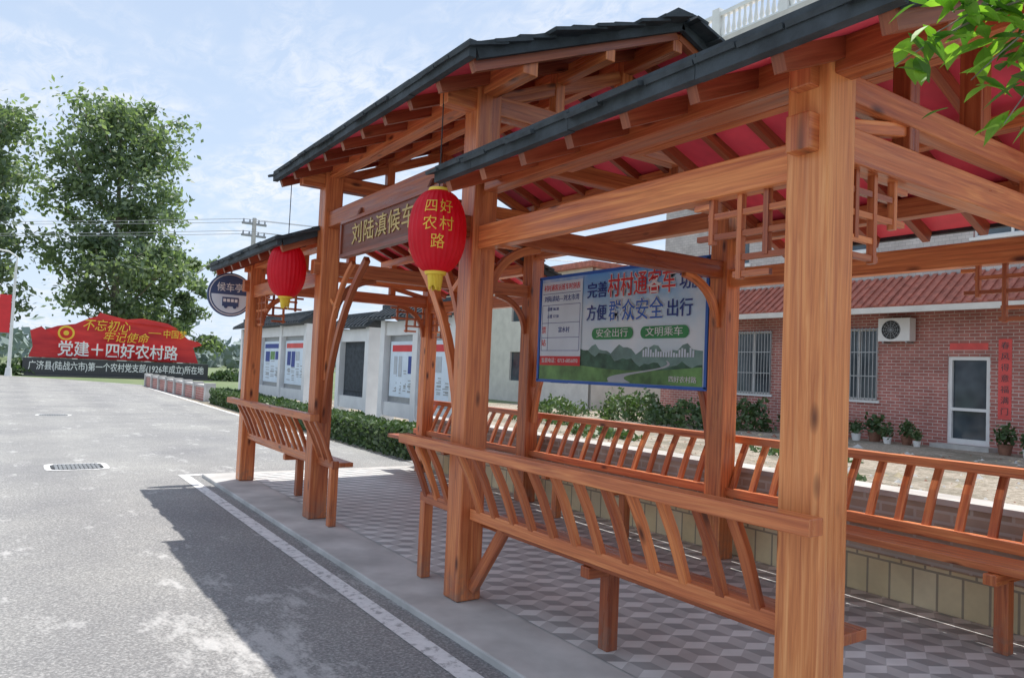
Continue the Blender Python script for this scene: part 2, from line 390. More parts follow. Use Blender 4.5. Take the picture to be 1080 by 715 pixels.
# benches
def bench(name,X,s,ya,yb,sp0,sp1,legs,ends=()):
    mb=MB()
    mb.path([(X-s*.20,ya,1.02),(X-s*.20,yb,1.02)],.085,.062)
    mb.path([(X-s*.005,sp0,.60),(X-s*.005,sp1,.60)],.06,.07)
    mb.path([(X+s*.22,sp0-.12,.53),(X+s*.22,sp1+.12,.53)],.30,.045)
    n=max(2,round((sp1-sp0)/.195))
    def sl_(y):
        j=random.uniform(-.007,.007)
        mb.path([(X+s*.005,y,.565),(X-s*.050,y+j*.3,.71),(X-s*.108,y+j*.7,.85),(X-s*.185,y+j,.995)],.050,.034,side=(0,1,0))
    for i in range(n): sl_(sp0+(sp1-sp0)*(i+.5)/n+random.uniform(-.012,.012))
    for y in legs:
        mb.path([(X+s*.24,y,PZ),(X+s*.24,y,.46)],.075,.075,side=(1,0,0))
        mb.path([(X+s*.06,y,.475),(X+s*.42,y,.475)],.07,.06)
    for y,d in ends:
        mb.path([(X,y,PZ),(X,y,.58)],.07,.07,side=(1,0,0))
        mb.path([(X,y+d*.05,.60),(X,y-d*.46,.60)],.06,.07)
        for k in (.03,.18,.34): sl_(y-d*k)
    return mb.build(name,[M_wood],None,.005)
bench('wooden_bench',XF,1,1.50,4.66,1.76,4.02,[3.0],[(4.66,1)])
bench('wooden_bench',XF,1,6.46,9.5,7.02,9.28,[8.1],[(6.46,-1)])
bench('wooden_bench',XB,-1,1.0,9.75,1.2,9.7,[1.9,3.0,5.0,6.0,8.1])
mb=MB()
for y,d in ((YS[1],-1),(YS[2],1)):
    mb.path([(XF+.02,y+d*.09,.12),(XF+.1,y+d*.34,.56)],.05,.07)
mb.build('foot_braces',[M_wood],sh,.004)
# lanterns
M_lant,nt,b=newmat('lantern_cloth'); b.inputs['Roughness'].default_value=.5
nt.links.new(ramp(nt,noise(nt,coord(nt),9,3),[(.3,(.72,.008,.03)),(.7,(.90,.02,.05))]),b.inputs['Base Color'])
t=N(nt,'ShaderNodeBsdfTranslucent'); t.inputs[0].default_value=(.95,.03,.07,1); ms=N(nt,'ShaderNodeMixShader'); ms.inputs[0].default_value=.5
nt.links.new(b.outputs[0],ms.inputs[1]); nt.links.new(t.outputs[0],ms.inputs[2]); nt.links.new(ms.outputs[0],nt.nodes['Material Output'].inputs[0])
def lantern(x,y,z,faceang,top,txt=True):
    p=empty('red_lantern'); R=.185; Hh=.255; n=168; rows=22; mb=MB(); vs=[];fs=[];uv=[]
    for i in range(rows+1):
        t=-1+2*i/rows; th=t*1.28
        zz=z+Hh*math.sin(th)/math.sin(1.28); rr=R*math.cos(th)**.75
        for k in range(n):
            a=2*math.pi*k/n; r=rr*(1-.030*abs(math.cos(a*14)))
            vs.append((x+r*math.cos(a),y+r*math.sin(a),zz))
    for i in range(rows):
        for k in range(n):
            k2=(k+1)%n; fs.append((i*n+k,i*n+k2,(i+1)*n+k2,(i+1)*n+k)); uv.append([(0,0)]*4)
    mb._add(vs,fs,uv,0,True); mb.build('lantern_body',[M_lant],p)
    mb=MB(); 
    mb.cyl((x,y,z+Hh-.012),(x,y,z+Hh+.02),.075,.065,24); mb.cyl((x,y,z-Hh-.02),(x,y,z-Hh+.012),.065,.075,24)
    mb.cyl((x,y,z+Hh+.02),(x,y,top),.004,.004,6,1)
    for k in range(30):
        a=2*math.pi*k/30; rr=.045
        mb.tube([(x+rr*math.cos(a),y+rr*math.sin(a),z-Hh-.02),(x+rr*.8*math.cos(a),y+rr*.8*math.sin(a),z-Hh-.09-random.random()*.03)],[.006,.004],4,0)
    mb.build('lantern_fittings',[M_yellow,M_black],p)
    if not txt: return
    for row,(s,dz) in enumerate((('四好',.125),('农村',.015),('路',-.095))):
        cu=bpy.data.curves.new('t','FONT'); cu.body=s; cu.size=.095; cu.align_x='CENTER'; cu.align_y='CENTER'; cu.offset=0; cu.resolution_u=2; cu.space_character=1.2
        o=bpy.data.objects.new('t',cu); S.collection.objects.link(o); bpy.context.view_layer.update()
        me=bpy.data.meshes.new_from_object(o); bpy.data.objects.remove(o)
        for v in me.vertices:
            zz=v.co.y+dz; t=max(-1,min(1,zz/Hh)); th=math.asin(t*math.sin(1.28)); rr=R*math.cos(th)**.75+.004
            a=faceang+v.co.x/R; v.co=(x+rr*math.cos(a),y+rr*math.sin(a),z+zz)
        me.materials.append(M_ltext); ob=bpy.data.objects.new('lettering',me); S.collection.objects.link(ob); ob.parent=p
lantern(2.20,4.13,2.37,math.radians(243),3.3)
lantern(2.20,7.2,2.40,math.radians(70),3.3)
# ---------------------------------------------------------------- billboard
bb=empty('billboard'); BX=4.90; Y0,Y1,Z0,Z1=4.26,6.66,1.43,2.56
mb=MB(); mb.box((BX,Y0,Z0),(BX+.05,Y1,Z1),0)
for z in(Z0,Z1): mb.path([(BX+.02,Y0-.02,z),(BX+.02,Y1+.02,z)],.07,.03,mi=1)
for y in(Y0,Y1): mb.path([(BX+.02,y,Z0),(BX+.02,y,Z1)],.07,.03,mi=1,side=(1,0,0))
M_bill,nt,b=newmat('billboard_print'); uv=coord(nt,'UV')
sx=N(nt,'ShaderNodeSeparateXYZ'); nt.links.new(uv,sx.inputs[0])
mr=N(nt,'ShaderNodeMapRange'); mr.inputs[1].default_value=Z0; mr.inputs[2].default_value=Z1; nt.links.new(sx.outputs[1],mr.inputs[0])
c=ramp(nt,mr.outputs[0],[(.0,(.60,.76,.84)),(.45,(.75,.86,.93)),(.68,(.50,.72,.93)),(1,(.14,.42,.85))])
c=mix(nt,ramp(nt,noise(nt,uv,2.2,4),[(.42,(0,0,0)),(.66,(.8,.8,.8))]),c,(.86,.91,.95))
nt.links.new(c,b.inputs['Base Color']); b.inputs['Roughness'].default_value=.3
mb.build('panel',[M_bill,M_blue],bb)
M_lblue=simple('poster_pale_blue',(.74,.84,.93),.5,.06,3)
M_hill=simple('poster_green',(.14,.30,.09),.5,.5,5)
M_hill2=simple('poster_dark_green',(.05,.13,.08),.5,.5,8)
M_hill3=simple('poster_far_hill',(.20,.33,.30),.5,.3,5)
M_road2=simple('poster_road',(.50,.54,.58),.5,.1,5)
def poly(pts,mat,name,x):
    mb=MB(); mb.face([(x,y,z) for y,z in pts],[(y,z) for y,z in pts]); return mb.build(name,[mat],bb)
def prect(y1,z0,y0,z1,mat,name,x,r=0):
    if not r: return poly([(y1,z0),(y0,z0),(y0,z1),(y1,z1)],mat,name,x)
    pts=[]
    for cy,cz,a0 in ((y0+r,z0+r,180),(y1-r,z0+r,270),(y1-r,z1-r,0),(y0+r,z1-r,90)):
        for k in range(5):
            a=math.radians(a0+22.5*k); pts.append((cy+r*math.cos(a),cz+r*math.sin(a)))
    return poly(pts[::-1],mat,name,x)
def pstrip(prof,z0,mat,name,x):
    mb=MB()
    for (ya,za),(yb,zb) in zip(prof,prof[1:]): mb.face([(x,ya,z0),(x,yb,z0),(x,yb,zb),(x,ya,za)])
    return mb.build(name,[mat],bb)
prect(6.63,1.60,5.93,2.51,M_lblue,'route_panel',BX-.009)
n=40; W=2.34
pstrip([(6.64-(i/n)*W, 1.775+.035*math.sin(i*.9)+.02*math.sin(i*2.1)) for i in range(n+1)],1.448,M_hill3,'printed_far_hills',BX-.002)
pstrip([(6.64-(i/n)*W, 1.69+.07*math.sin(i/n*5.2+.4)+.025*math.sin(i*1.1)+.015*math.sin(i*2.3)) for i in range(n+1)],1.448,M_hill2,'printed_hills',BX-.0035)
pstrip([(6.64-(i/n)*W, 1.62+.05*math.sin(i/n*4+2.2)) for i in range(n+1)],1.448,M_hill,'printed_field',BX-.005)
mb=MB(); R_=[]
for i in range(31):
    t=i/30; z=1.45+.215*t; y=5.35-.55*t**.6+.30*math.sin(t*5.6)*(1-.55*t); w_=.30*(1-t)**1.6+.02; R_.append((y+w_/2,y-w_/2,z))
for a_,c_ in zip(R_,R_[1:]): mb.face([(BX-.0065,a_[0],a_[2]),(BX-.0065,a_[1],a_[2]),(BX-.0065,c_[1],c_[2]),(BX-.0065,c_[0],c_[2])])
mb.build('printed_road',[M_road2],bb)
mb=MB()
for i in range(20):
    y=5.0-.032*i; h=random.uniform(.03,.09); mb.box((BX-.0075,y,1.70),(BX-.0066,y+.022,1.70+h))
mb.build('printed_skyline',[M_lblue],bb)
tx=BX-.010
OW=(M_wl,.035)
text('完善',(tx,5.70,2.36),.17,M_navy,bb,width=.30,bold=.005)
text('村村通客车',(tx-.002,5.08,2.38),.24,M_bred,bb,width=.90,bold=.006,outline=OW)
text('功能',(tx,4.45,2.37),.17,M_navy,bb,width=.27,bold=.005)
text('方便',(tx,5.70,2.13),.17,M_navy,bb,width=.30,bold=.005)
text('群众安全',(tx-.002,5.14,2.135),.22,M_blue,bb,width=.74,bold=.006,outline=OW)
text('出行',(tx,4.58,2.13),.17,M_navy,bb,width=.30,bold=.005)
prect(5.76,1.87,5.16,1.985,M_lgreen,'slogan_bar',BX-.008,.056); prect(5.06,1.87,4.46,1.985,M_lgreen,'slogan_bar',BX-.008,.056)
text('安全出行',(tx,5.46,1.927),.09,M_wl,bb,width=.46,bold=0); text('文明乘车',(tx,4.76,1.927),.09,M_wl,bb,width=.46,bold=0)
text('四好农村路',(tx,4.52,1.50),.06,M_wl,bb,width=.32,bold=0)
text('村村通客运班车时刻表',(tx,6.28,2.44),.075,M_bred,bb,width=.62,bold=0)
text('刘陆滇站—刘太市湾',(tx,6.28,2.32),.07,M_navy,bb,width=.60,bold=0)
for i,s in enumerate(('首班 06:30','末班 17:30')): text(s,(tx,6.42,2.21-i*.08),.045,M_navy,bb,bold=0)
text('票',(tx,6.57,1.98),.08,M_bred,bb,bold=0); text('站',(tx,6.57,1.84),.08,M_bred,bb,bold=0)
text('富水村',(tx,6.22,1.98),.065,M_navy,bb,bold=0)
prect(6.63,1.60,5.93,1.70,M_bred,'phone_bar',BX-.0095)
text('监督电话：0713-6856093',(tx-.001,6.28,1.65),.055,M_wl,bb,width=.62,bold=0)
mb=MB()
for z in (2.38,2.255,2.06,1.90,1.76): mb.box((BX-.0105,5.96,z-.0025),(BX-.0095,6.61,z+.0025))
for y in (6.50,5.96,6.61): mb.box((BX-.0106,y-.0025,1.76),(BX-.0094,y+.0025,2.255))
mb.build('table_rules',[M_navy],bb)
# round bus-stop sign
rs=empty('round_bus_stop_sign'); C=V((2.31,9.85,2.34)); mb=MB()
mb.cyl(C,C+V((0,.04,0)),.28,.28,48,0); mb.cyl(C-V((0,.004,0)),C+V((0,.001,0)),.262,.262,48,1)
mb.cyl(C-V((0,.006,0)),C+V((0,.001,0)),.250,.250,48,0)
mb.cyl(C+V((0,.02,.28)),C+V((0,.02,.42)),.012,.012,8,2); mb.path([C+V((-.05,.02,.42)),C+V((.3,.02,.42))],.03,.03,mi=2); mb.path([C+V((.19,.02,.42)),C+V((.19,-.40,.3))],.03,.03,mi=2)
M_dkblue=simple('sign_dark_blue',(.06,.10,.22),.45,.08,3)  # blue muted so the colour carries the shade it hangs in
mb.build('disc',[M_dkblue,M_wl,M_metal],rs)
mb=MB(); pts=[(C.x+.235*math.cos(a),C.y-.0085,C.z+.235*math.sin(a)) for a in [math.pi*(1.0+k/24)-.0 for k in range(25)]]
mb.face(pts); mb.build('lower_field',[M_lblue],rs)
text('候车亭',(C.x-.01,C.y-.010,C.z+.085),.12,M_wl,rs,AX_SOUTH,width=.32,bold=.005)
mb=MB(); mb.box((C.x-.10,C.y-.018,C.z-.15),(C.x+.10,C.y-.010,C.z-.035)); 
for q in (-.055,.055): mb.cyl((C.x+q,C.y-.019,C.z-.155),(C.x+q,C.y-.0101,C.z-.155),.022,.022,14)
mb.build('bus_pictogram',[M_dkblue],rs)
mb=MB()
for k in range(4): mb.box((C.x-.09+k*.047,C.y-.021,C.z-.095),(C.x-.055+k*.047,C.y-.0185,C.z-.055))
mb.build('bus_windows',[M_wl],rs)
def drain(x,y,w,d,sq=False):
    p=empty('drain_cover'); mb=MB(); n=40; e_=.35 if sq else 1
    def sp_(r,a):
        c_,s_=math.cos(a),math.sin(a); return (x+r*w*math.copysign(abs(c_)**e_,c_),y+r*d*math.copysign(abs(s_)**e_,s_))
    for k in range(n):
        a0,a1=2*math.pi*k/n,2*math.pi*(k+1)/n
        q=lambda r,a:(*sp_(r,a),.009)
        mb.face([q(.82,a0),q(1,a0),q(1,a1),q(.82,a1)])
    mb.build('concrete_ring',[M_line],p)
    mb=MB(); mb.face([(*sp_(.82,2*math.pi*k/n),.0085) for k in range(n)]); mb.build('pit',[M_black],p)  # flat black face painted in for the dark below the grate
    mb=MB()
    for k in range(-5,6):
        c=k/6.2; hw=.8*d*(.97 if sq else math.sqrt(max(0,1-c*c))); mb.box((x+c*.8*w-.018,y-hw,.010),(x+c*.8*w+.018,y+hw,.016))
    mb.box((x-.8*w,y-.02,.011),(x+.8*w,y+.02,.017)); mb.build('grate',[M_metal],p)
drain(.85,11.4,.37,.34,True); drain(1.0,21,.38,.38)
# ---------------------------------------------------------------- foliage
def leaves(centers,size,jit,mb_mi,rad,flat=0):
    n=len(centers); c=centers+rng.normal(0,1,(n,3))*rad
    a=rng.normal(0,1,(n,3)); a/=np.linalg.norm(a,axis=1)[:,None]
    bb_=rng.normal(0,1,(n,3)); bb_-=a*(a*bb_).sum(1)[:,None]; bb_/=np.linalg.norm(bb_,axis=1)[:,None]
    s=(size*(1+jit*rng.uniform(-1,1,n)))[:,None]
    return np.stack([c-a*s,c+bb_*s*.55,c+a*s,c-bb_*s*.55],1)
def leafobj(name,quads,mis,mats,parent=None):
    n=len(quads); me=bpy.data.meshes.new(name)
    me.vertices.add(n*4); me.vertices.foreach_set('co',quads.reshape(-1).astype(np.float32))
    me.loops.add(n*4); me.loops.foreach_set('vertex_index',np.arange(n*4,dtype=np.int32))
    me.polygons.add(n); me.polygons.foreach_set('loop_start',np.arange(0,n*4,4,dtype=np.int32))
    me.polygons.foreach_set('material_index',mis.astype(np.int32))
    for m in mats: me.materials.append(m)
    me.update(calc_edges=True); me.validate()
    o=bpy.data.objects.new(name,me); S.collection.objects.link(o)
    if parent: o.parent=parent
    return o
def tree(name,x,y,h,cr,base,nl,seed,lean=0,leaf=.22,per=76,sub=7):
    r=random.Random(seed); p=empty(name); mb=MB()
    tp=[V((x+lean*(i/8)**1.5,y,h*.92*i/8)) for i in range(9)]; tr=[h*.014*(1-.9*i/8)+.03 for i in range(9)]
    mb.tube(tp,tr,8)
    cen=[]; 
    for i in range(nl):
        t=(i+.5)/nl; z0=base*.75+(h*.88-base*.75)*t
        k=min(8,z0/(h*.92)*8); b0=tp[int(k)].lerp(tp[min(8,int(k)+1)],k-int(k)); b0=V((b0.x,b0.y,z0))
        az=i*2.4+r.uniform(-.5,.5); prof=(math.sin(math.pi*min(1,.22+.68*t))**.6)*r.uniform(.55,1.1)
        L=cr*prof; e=b0+V((math.cos(az)*L,math.sin(az)*L,L*r.uniform(.45,1.0)))
        m=b0.lerp(e,.5)+V((0,0,-.05*L)); mb.tube([b0,m,e],[.08*(1-t*.7)*h/20,.05*h/20,.02],5,caps=False)
        for q in range(sub):
            f=r.uniform(.3,1.05); pt=b0.lerp(e,f)+V((r.gauss(0,1),r.gauss(0,1),r.gauss(0,1)))*L*.15
            cen.append((pt,r.random(),f))
            if q%2==0: mb.tube([b0.lerp(e,f*.8),pt],[.035*h/20,.01],4,caps=False)
    mb.build('trunk',[M_bark],p)
    qs=[];ms=[]
    for c,rr,f in cen:
        n=int(per*r.uniform(.5,1.4)); rad=np.array([1,1,.7])*h*.029*r.uniform(.6,1.3)
        q=leaves(np.tile(np.array(c),(n,1)),leaf,.4,0,rad); qs.append(q)
        ms.append(np.where(rng.random(n)<(.2+.6*rr),0,1))
    leafobj('crown',np.concatenate(qs),np.concatenate(ms),[M_lf1,M_lf2],p)
tree('poplar_tree',7.0,67.5,23.4,6.1,2.5,38,3,lean=-.6)
tree('poplar_tree',-2.9,64,20.5,4.6,2.5,30,5)
tree('poplar_tree',11.8,71,11.5,3.8,1.5,18,8)
tree('poplar_tree',-9,74,19,5,3,22,12,per=40)
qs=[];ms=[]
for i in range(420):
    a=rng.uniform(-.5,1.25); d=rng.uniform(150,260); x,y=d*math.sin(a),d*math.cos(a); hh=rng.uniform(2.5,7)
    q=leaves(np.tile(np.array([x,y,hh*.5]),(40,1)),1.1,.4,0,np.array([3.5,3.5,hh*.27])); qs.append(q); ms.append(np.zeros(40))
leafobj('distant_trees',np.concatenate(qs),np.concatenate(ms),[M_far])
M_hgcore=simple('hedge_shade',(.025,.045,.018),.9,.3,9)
def hedge(name,p0,p1,w,h,n,size=.045,core=True):
    p=empty(name); p0=np.array(p0);p1=np.array(p1); t=rng.random(n); d=(p1-p0)/np.linalg.norm(p1-p0); sd=np.array([d[1],-d[0]])
    hv=h*(1+.05*np.sin(t*37)+.04*np.sin(t*91)); u=rng.uniform(-1,1,n); z=rng.random(n)
    top=rng.random(n)<.4; side=np.where(rng.random(n)<.5,-1.0,1.0)
    uu=np.where(top,u,side)*w/2; zz=np.where(top,1.0,z)*hv
    c=np.zeros((n,3)); c[:,:2]=p0+np.outer(t,(p1-p0))+sd*uu[:,None]; c[:,2]=zz
    leafobj('hedge_leaves',leaves(c,size,.4,0,np.array([.03,.03,.03])),(rng.random(n)<.5).astype(int),[M_hg,M_hg2],p)
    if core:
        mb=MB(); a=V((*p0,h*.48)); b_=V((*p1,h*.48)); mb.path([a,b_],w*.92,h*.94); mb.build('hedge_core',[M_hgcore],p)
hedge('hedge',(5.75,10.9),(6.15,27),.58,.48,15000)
def bush(name,x,y,rx,ry,h,n,size=.09,mats=None):
    c=rng.normal(0,1,(n,3)); c/=np.linalg.norm(c,axis=1)[:,None]; c*=rng.uniform(.4,1,n)[:,None]**.5
    lob=1+.25*np.sin(c[:,0]*5+x)*np.cos(c[:,1]*6+y)
    c=np.stack([x+c[:,0]*rx*lob,y+c[:,1]*ry*lob,np.abs(c[:,2])*h*lob],1)
    leafobj(name,leaves(c,size,.4,0,np.array([.05,.05,.05])),(rng.random(n)<.5).astype(int),mats or [M_hg,M_hg2])
for (x,y,rx,ry,h,n) in ((18.2,16.5,1.1,1.6,.8,1100),(18.5,19.3,1.2,1.6,1.0,1300),(17.5,22.5,1.2,1.5,.6,900),(12.5,14.2,.8,1.2,.2,400),(19.6,15.2,.5,.8,1.0,500),(14,18.5,.9,1.2,.25,400),(11,7.2,.6,1.0,.10,160),(14,9.5,.9,1.4,.12,250)):
    bush('shrub',x,y,rx,ry,h,n)
# ---------------------------------------------------------------- display boards
def disp(Xb,ya,yb,panels,dark=False,h=2.75,rf=.42):
    p=empty('notice_board'); mb=MB(); Xf=Xb
    n=panels; w=(yb-ya)/n
    for i in range(n+1):
        y=ya+w*i; mb.box((Xf-.10,y-.11,0),(Xf+.22,y+.11,h-.12),0)
    mb.box((Xf-.05,ya,.45),(Xf+.15,yb,.75),0); mb.box((Xf-.06,ya,h-.45),(Xf+.16,yb,h-.15),0)
    mb.box((Xf+.05,ya+.1,.75),(Xf+.1,yb-.1,h-.45),1 if not dark else 3)
    for i in range(n):
        a=ya+w*i+.22; c=ya+w*(i+1)-.22
        mb.box((Xf+.02,a,.88),(Xf+.048,c,h-.58),2 if not dark else 3)
        if not dark:
            mb.box((Xf+.012,a+.1,h-.80),(Xf+.0195,c-.1,h-.66),random.choice((6,5,4)))
            m_=random.choice((2,3,4))
            for j in range(m_):
                s0=a+.12+(c-a-.24)*j/m_; s1=s0+(c-a-.24)/m_-.08
                if random.random()<.5: mb.box((Xf+.012,s0,h-1.1-random.random()*.3),(Xf+.0195,s1,h-.90),random.choice((7,8,8,4)))
                for k in range(10):
                    z=h-1.42-k*.055+random.choice((0,0,.2))
                    if z<.95 or z>h-.95: continue
                    mb.box((Xf+.013,s0,z),(Xf+.0185,s1-random.random()*.15,z+.018),9)
    for s in(-1,1): mb.path([(Xf+.05+s*rf,(ya+yb)/2,h-.12),(Xf+.05,(ya+yb)/2,h+.14)],yb-ya+.5,.05,side=(0,1,0),mi=3)
    k=ya-.2
    while k<yb+.2:
        for s in(-1,1): mb.path([(Xf+.05+s*(rf+.02),k,h-.085),(Xf+.05,k,h+.175)],.07,.05,side=(0,1,0),mi=3)
        k+=.22
    mb.path([(Xf+.05,ya-.3,h+.2),(Xf+.05,yb+.3,h+.2)],.1,.1,mi=3)
    mb.build('board',[M_white,M_metal,M_lblue,M_slate,M_navy,M_bred,M_pink,M_hill,M_road2,M_metal],p)
disp(6.95,20.4,27.2,3); disp(7.1,16.4,18.2,1,True,2.55,.3); disp(6.95,12.0,15.2,2,False,2.65)
mb=MB(); mb.box((5.95,28,0),(6.15,42,.5)); mb.box((5.90,28,.5),(6.20,42,.58),1)
k=28
while k<42.1: mb.box((5.88,k-.15,0),(6.22,k+.15,.66),1); k+=2
mb.build('low_garden_wall',[M_brick,M_conc])
# ---------------------------------------------------------------- red slogan sign
rsn=empty('slogan_sign'); YY=57.0
M_ban,nt,b=newmat('banner_red'); 
nt.links.new(ramp(nt,noise(nt,mapping(nt,coord(nt),(.25,1,1.2)),1.5,3),[(.35,(.50,.015,.025)),(.65,(.78,.045,.04))]),b.inputs['Base Color']); b.inputs['Roughness'].default_value=.45
mb=MB()
def extr(pts,y,t,mi):
    n=len(pts); f=[(x,y,z) for x,z in pts]; k=[(x,y+t,z) for x,z in pts]
    mb.face(f,None,mi); mb.face(k[::-1],None,mi)
    for i in range(n): j=(i+1)%n; mb.face([f[i],k[i],k[j],f[j]],None,mi)
red=[(2.1,1.2),(1.7,2.2),(1.9,3.0),(2.6,3.3),(3.6,3.5),(4.4,3.95),(4.9,4.1),(5.5,4.0),(6.0,3.85),(7.5,3.85),(9.0,3.75),(10.0,3.45),(10.6,2.9),(11.4,2.7),(11.6,2.5),(11.0,2.3),(11.4,1.2)]
extr(red,YY,.3,0)
extr([(1.1,1.2),(1.3,1.9),(1.1,2.9),(1.7,3.2),(2.6,2.4),(3.2,1.6),(3.0,1.2)],YY-.25,.15,0)
extr([(4.6,3.8),(5.0,4.35),(5.6,4.2),(6.6,4.0),(7.6,4.15),(9.2,3.9),(9.9,3.55),(8.6,3.7),(7.0,3.8),(5.8,3.85)],YY-.2,.12,0)
mb.box((.8,YY-1.5,0),(11.8,YY+.6,1.15),1)
mb.path([(.8,YY-1.9,.05),(12,YY-1.9,.05)],.5,.1,mi=1)
mb.build('backdrop',[M_ban,M_granite],rsn)
text('不忘初心',(5.4,YY-.27,3.42),.82,M_yellow,rsn,AX_SOUTH,width=2.8,bold=0,ext=.03,slant=.25)
text('牢记使命',(6.6,YY-.27,2.70),.74,M_yellow,rsn,AX_SOUTH,width=2.8,bold=0,ext=.03,slant=.25)
text('中国梦',(9.7,YY-.27,3.12),.62,M_yellow,rsn,AX_SOUTH,width=1.5,bold=0,ext=.03)
text('——',(8.4,YY-.27,3.2),.5,M_yellow,rsn,AX_SOUTH,width=.8,ext=.03)
text('党建＋四好农村路',(6.25,YY-.86,1.76),1.05,M_wl,rsn,AX_SOUTH,width=7.2,bold=.012,ext=.03,outline=(M_bred,.05))
text('广济县(陆战六市)第一个农村党支部(1926年成立)所在地',(6.3,YY-1.51,.66),.6,M_wl,rsn,AX_SOUTH,width=10.4,bold=.01,ext=.005)
mb=MB()
for k in range(28):
    a0,a1=2*math.pi*k/28,2*math.pi*(k+1)/28; q=lambda r,a:(3.1+r*math.cos(a),YY-.27,2.85+r*math.sin(a)); mb.face([q(.36,a0),q(.48,a0),q(.48,a1),q(.36,a1)])
mb.cyl((3.1,YY-.28,2.85),(3.1,YY-.24,2.85),.16,.16,20); mb.build('round_mark',[M_yellow],rsn)
bush('shrub',.3,56,1.2,.8,.9,900,.14); bush('shrub',13.5,56,1.6,.8,.8,1100,.14); bush('shrub',9.7,60,.8,.8,4.9,1400,.2,[M_lf2,M_hg])
sl_=empty('street_lamp'); mb=MB()
mb.tube([(.1,54,0),(.1,54,6.6),(.15,54,7.2),(-.3,54,7.5),(-1.2,54,7.6)],[.11,.07,.06,.05,.04],10)
mb.box((-1.9,53.85,7.55),(-1.1,54.15,7.68)); mb.cyl((.1,54,0),(.1,54,.5),.2,.16,12); mb.build('pole',[M_white],sl_)
mb=MB(); mb.box((-.60,53.98,2.6),(.0,54.02,4.9)); mb.build('banner',[M_bred],sl_)
up=empty('utility_pole'); mb=MB(); PX,PY=9.85,38.0
mb.cyl((PX,PY,0),(PX,PY,8.7),.17,.10,12)
for z in (8.4,7.8): mb.box((PX-.6,PY-.06,z-.05),(PX+.6,PY+.06,z+.05),1)
for z in (8.4,7.8):
    for dx in (-.52,-.22,.22,.52): mb.cyl((PX+dx,PY,z+.05),(PX+dx,PY,z+.22),.05,.03,8,1)
mb.build('pole',[M_conc,M_metal],up)
mb=MB()
for z,dx in ((8.6,-.52),(8.6,.52),(8.0,-.52),(8.0,.52)):
    for e in ((-45,75,8.6),(46,5,8.2)):
        pts=[]
        for i in range(13):
            t=i/12; pts.append((PX+dx*(1-t)+(e[0]-PX)*t,PY+(e[1]-PY)*t,z*(1-t)+(e[2]+z-9)*t-1.0*4*t*(1-t)))
        mb.tube(pts,[.012]*13,4,caps=False)
mb.build('wires',[M_metal],up)
# ---------------------------------------------------------------- brick house
hs=empty('brick_house'); HX=21.0; HT=.9
def wall(mb,X,y0,y1,z0,z1,ops,mi,dep=.16,rev=0):
    ys=sorted({y0,y1,*[o[0] for o in ops],*[o[1] for o in ops]}); zs=sorted({z0,z1,*[o[2] for o in ops],*[o[3] for o in ops]})
    for a,b_ in zip(ys,ys[1:]):
        for c,d in zip(zs,zs[1:]):
            ym,zm=(a+b_)/2,(c+d)/2
            if any(o[0]<ym<o[1] and o[2]<zm<o[3] for o in ops): continue
            mb.face([(X,b_,c),(X,a,c),(X,a,d),(X,b_,d)],[(b_,c),(a,c),(a,d),(b_,d)],mi)
    for a,b_,c,d in ops:
        for q in ([(X,a,c),(X+dep,a,c),(X+dep,a,d),(X,a,d)],[(X,b_,c),(X,b_,d),(X+dep,b_,d),(X+dep,b_,c)],[(X,a,c),(X,b_,c),(X+dep,b_,c),(X+dep,a,c)],[(X,a,d),(X+dep,a,d),(X+dep,b_,d),(X,b_,d)]):
            mb.face(q,[(0,0),(.2,0),(.2,.2),(0,.2)],rev)
HY0,HY1=-8,20.5; mb=MB(); TZ=12.8+HT
win1=[(11.85,13.1,1.15,3.25),(15.5,17.0,1.15,3.25),(3.0,4.6,1.0,3.1)]; door=(8.85,9.9,.12,2.45)
wall(mb,HX,HY0,HY1,0,3.75,win1+[door],0)
win2=[(y,y+1.8,z,z+1.7) for z in (5.6,9.4) for y in (-6,-1.5,3,7.5,12,16.5)]
wall(mb,HX,HY0,HY1,3.75,TZ,win2,1)
for P in ([(HX,HY1,0),(HX+10,HY1,0),(HX+10,HY1,TZ),(HX,HY1,TZ)],[(HX+10,HY0,0),(HX,HY0,0),(HX,HY0,TZ),(HX+10,HY0,TZ)],[(HX+10,HY1,0),(HX+10,HY0,0),(HX+10,HY0,TZ),(HX+10,HY1,TZ)]):
    mb.face(P,[(0,0),(10,0),(10,12.8),(0,12.8)],1)
mb.box((HX-.4,HY0-.3,TZ),(HX+10.3,HY1+.3,TZ+.2),2)
mb.build('walls',[M_brick,M_wtile,M_cream],hs)
mb=MB()
for a,b_,c,d in win1+win2:
    mb.box((HX+.12,a,c),(HX+.14,b_,d),0)
    for q in ((a,a+.06,c,d),(b_-.06,b_,c,d),(a+.06,b_-.06,c,c+.06),(a+.06,b_-.06,d-.06,d),((a+b_)/2-.03,(a+b_)/2+.03,c+.06,d-.06)): mb.box((HX+.07,q[0],q[2]),(HX+.119,q[1],q[3]),1)
    mb.box((HX-.06,a-.08,c-.08),(HX+.05,b_+.08,c-.002),1)
for a,b_,c,d in win1:
    k=a-.02
    while k<b_+.04: mb.box((HX-.10,k-.012,c),(HX-.08,k+.012,d+.02),2); k+=.115
    for z in (c+.05,c+.7,c+1.4,d-.02): mb.box((HX-.105,a-.05,z-.015),(HX-.075,b_+.05,z+.015),2)
mb.build('windows',[M_glass,M_white,M_metal],hs)
mb=MB(); a,b_,c,d=door
mb.box((HX+.13,a,c),(HX+.15,b_,d),1)
for q in ((a,a+.10,c,d),(b_-.10,b_,c,d),(a+.1,b_-.1,d-.1,d),(a+.1,b_-.1,1.0,1.08),(a+.1,b_-.1,c,c+.14)): mb.box((HX+.04,q[0],q[2]),(HX+.129,q[1],q[3]),0)
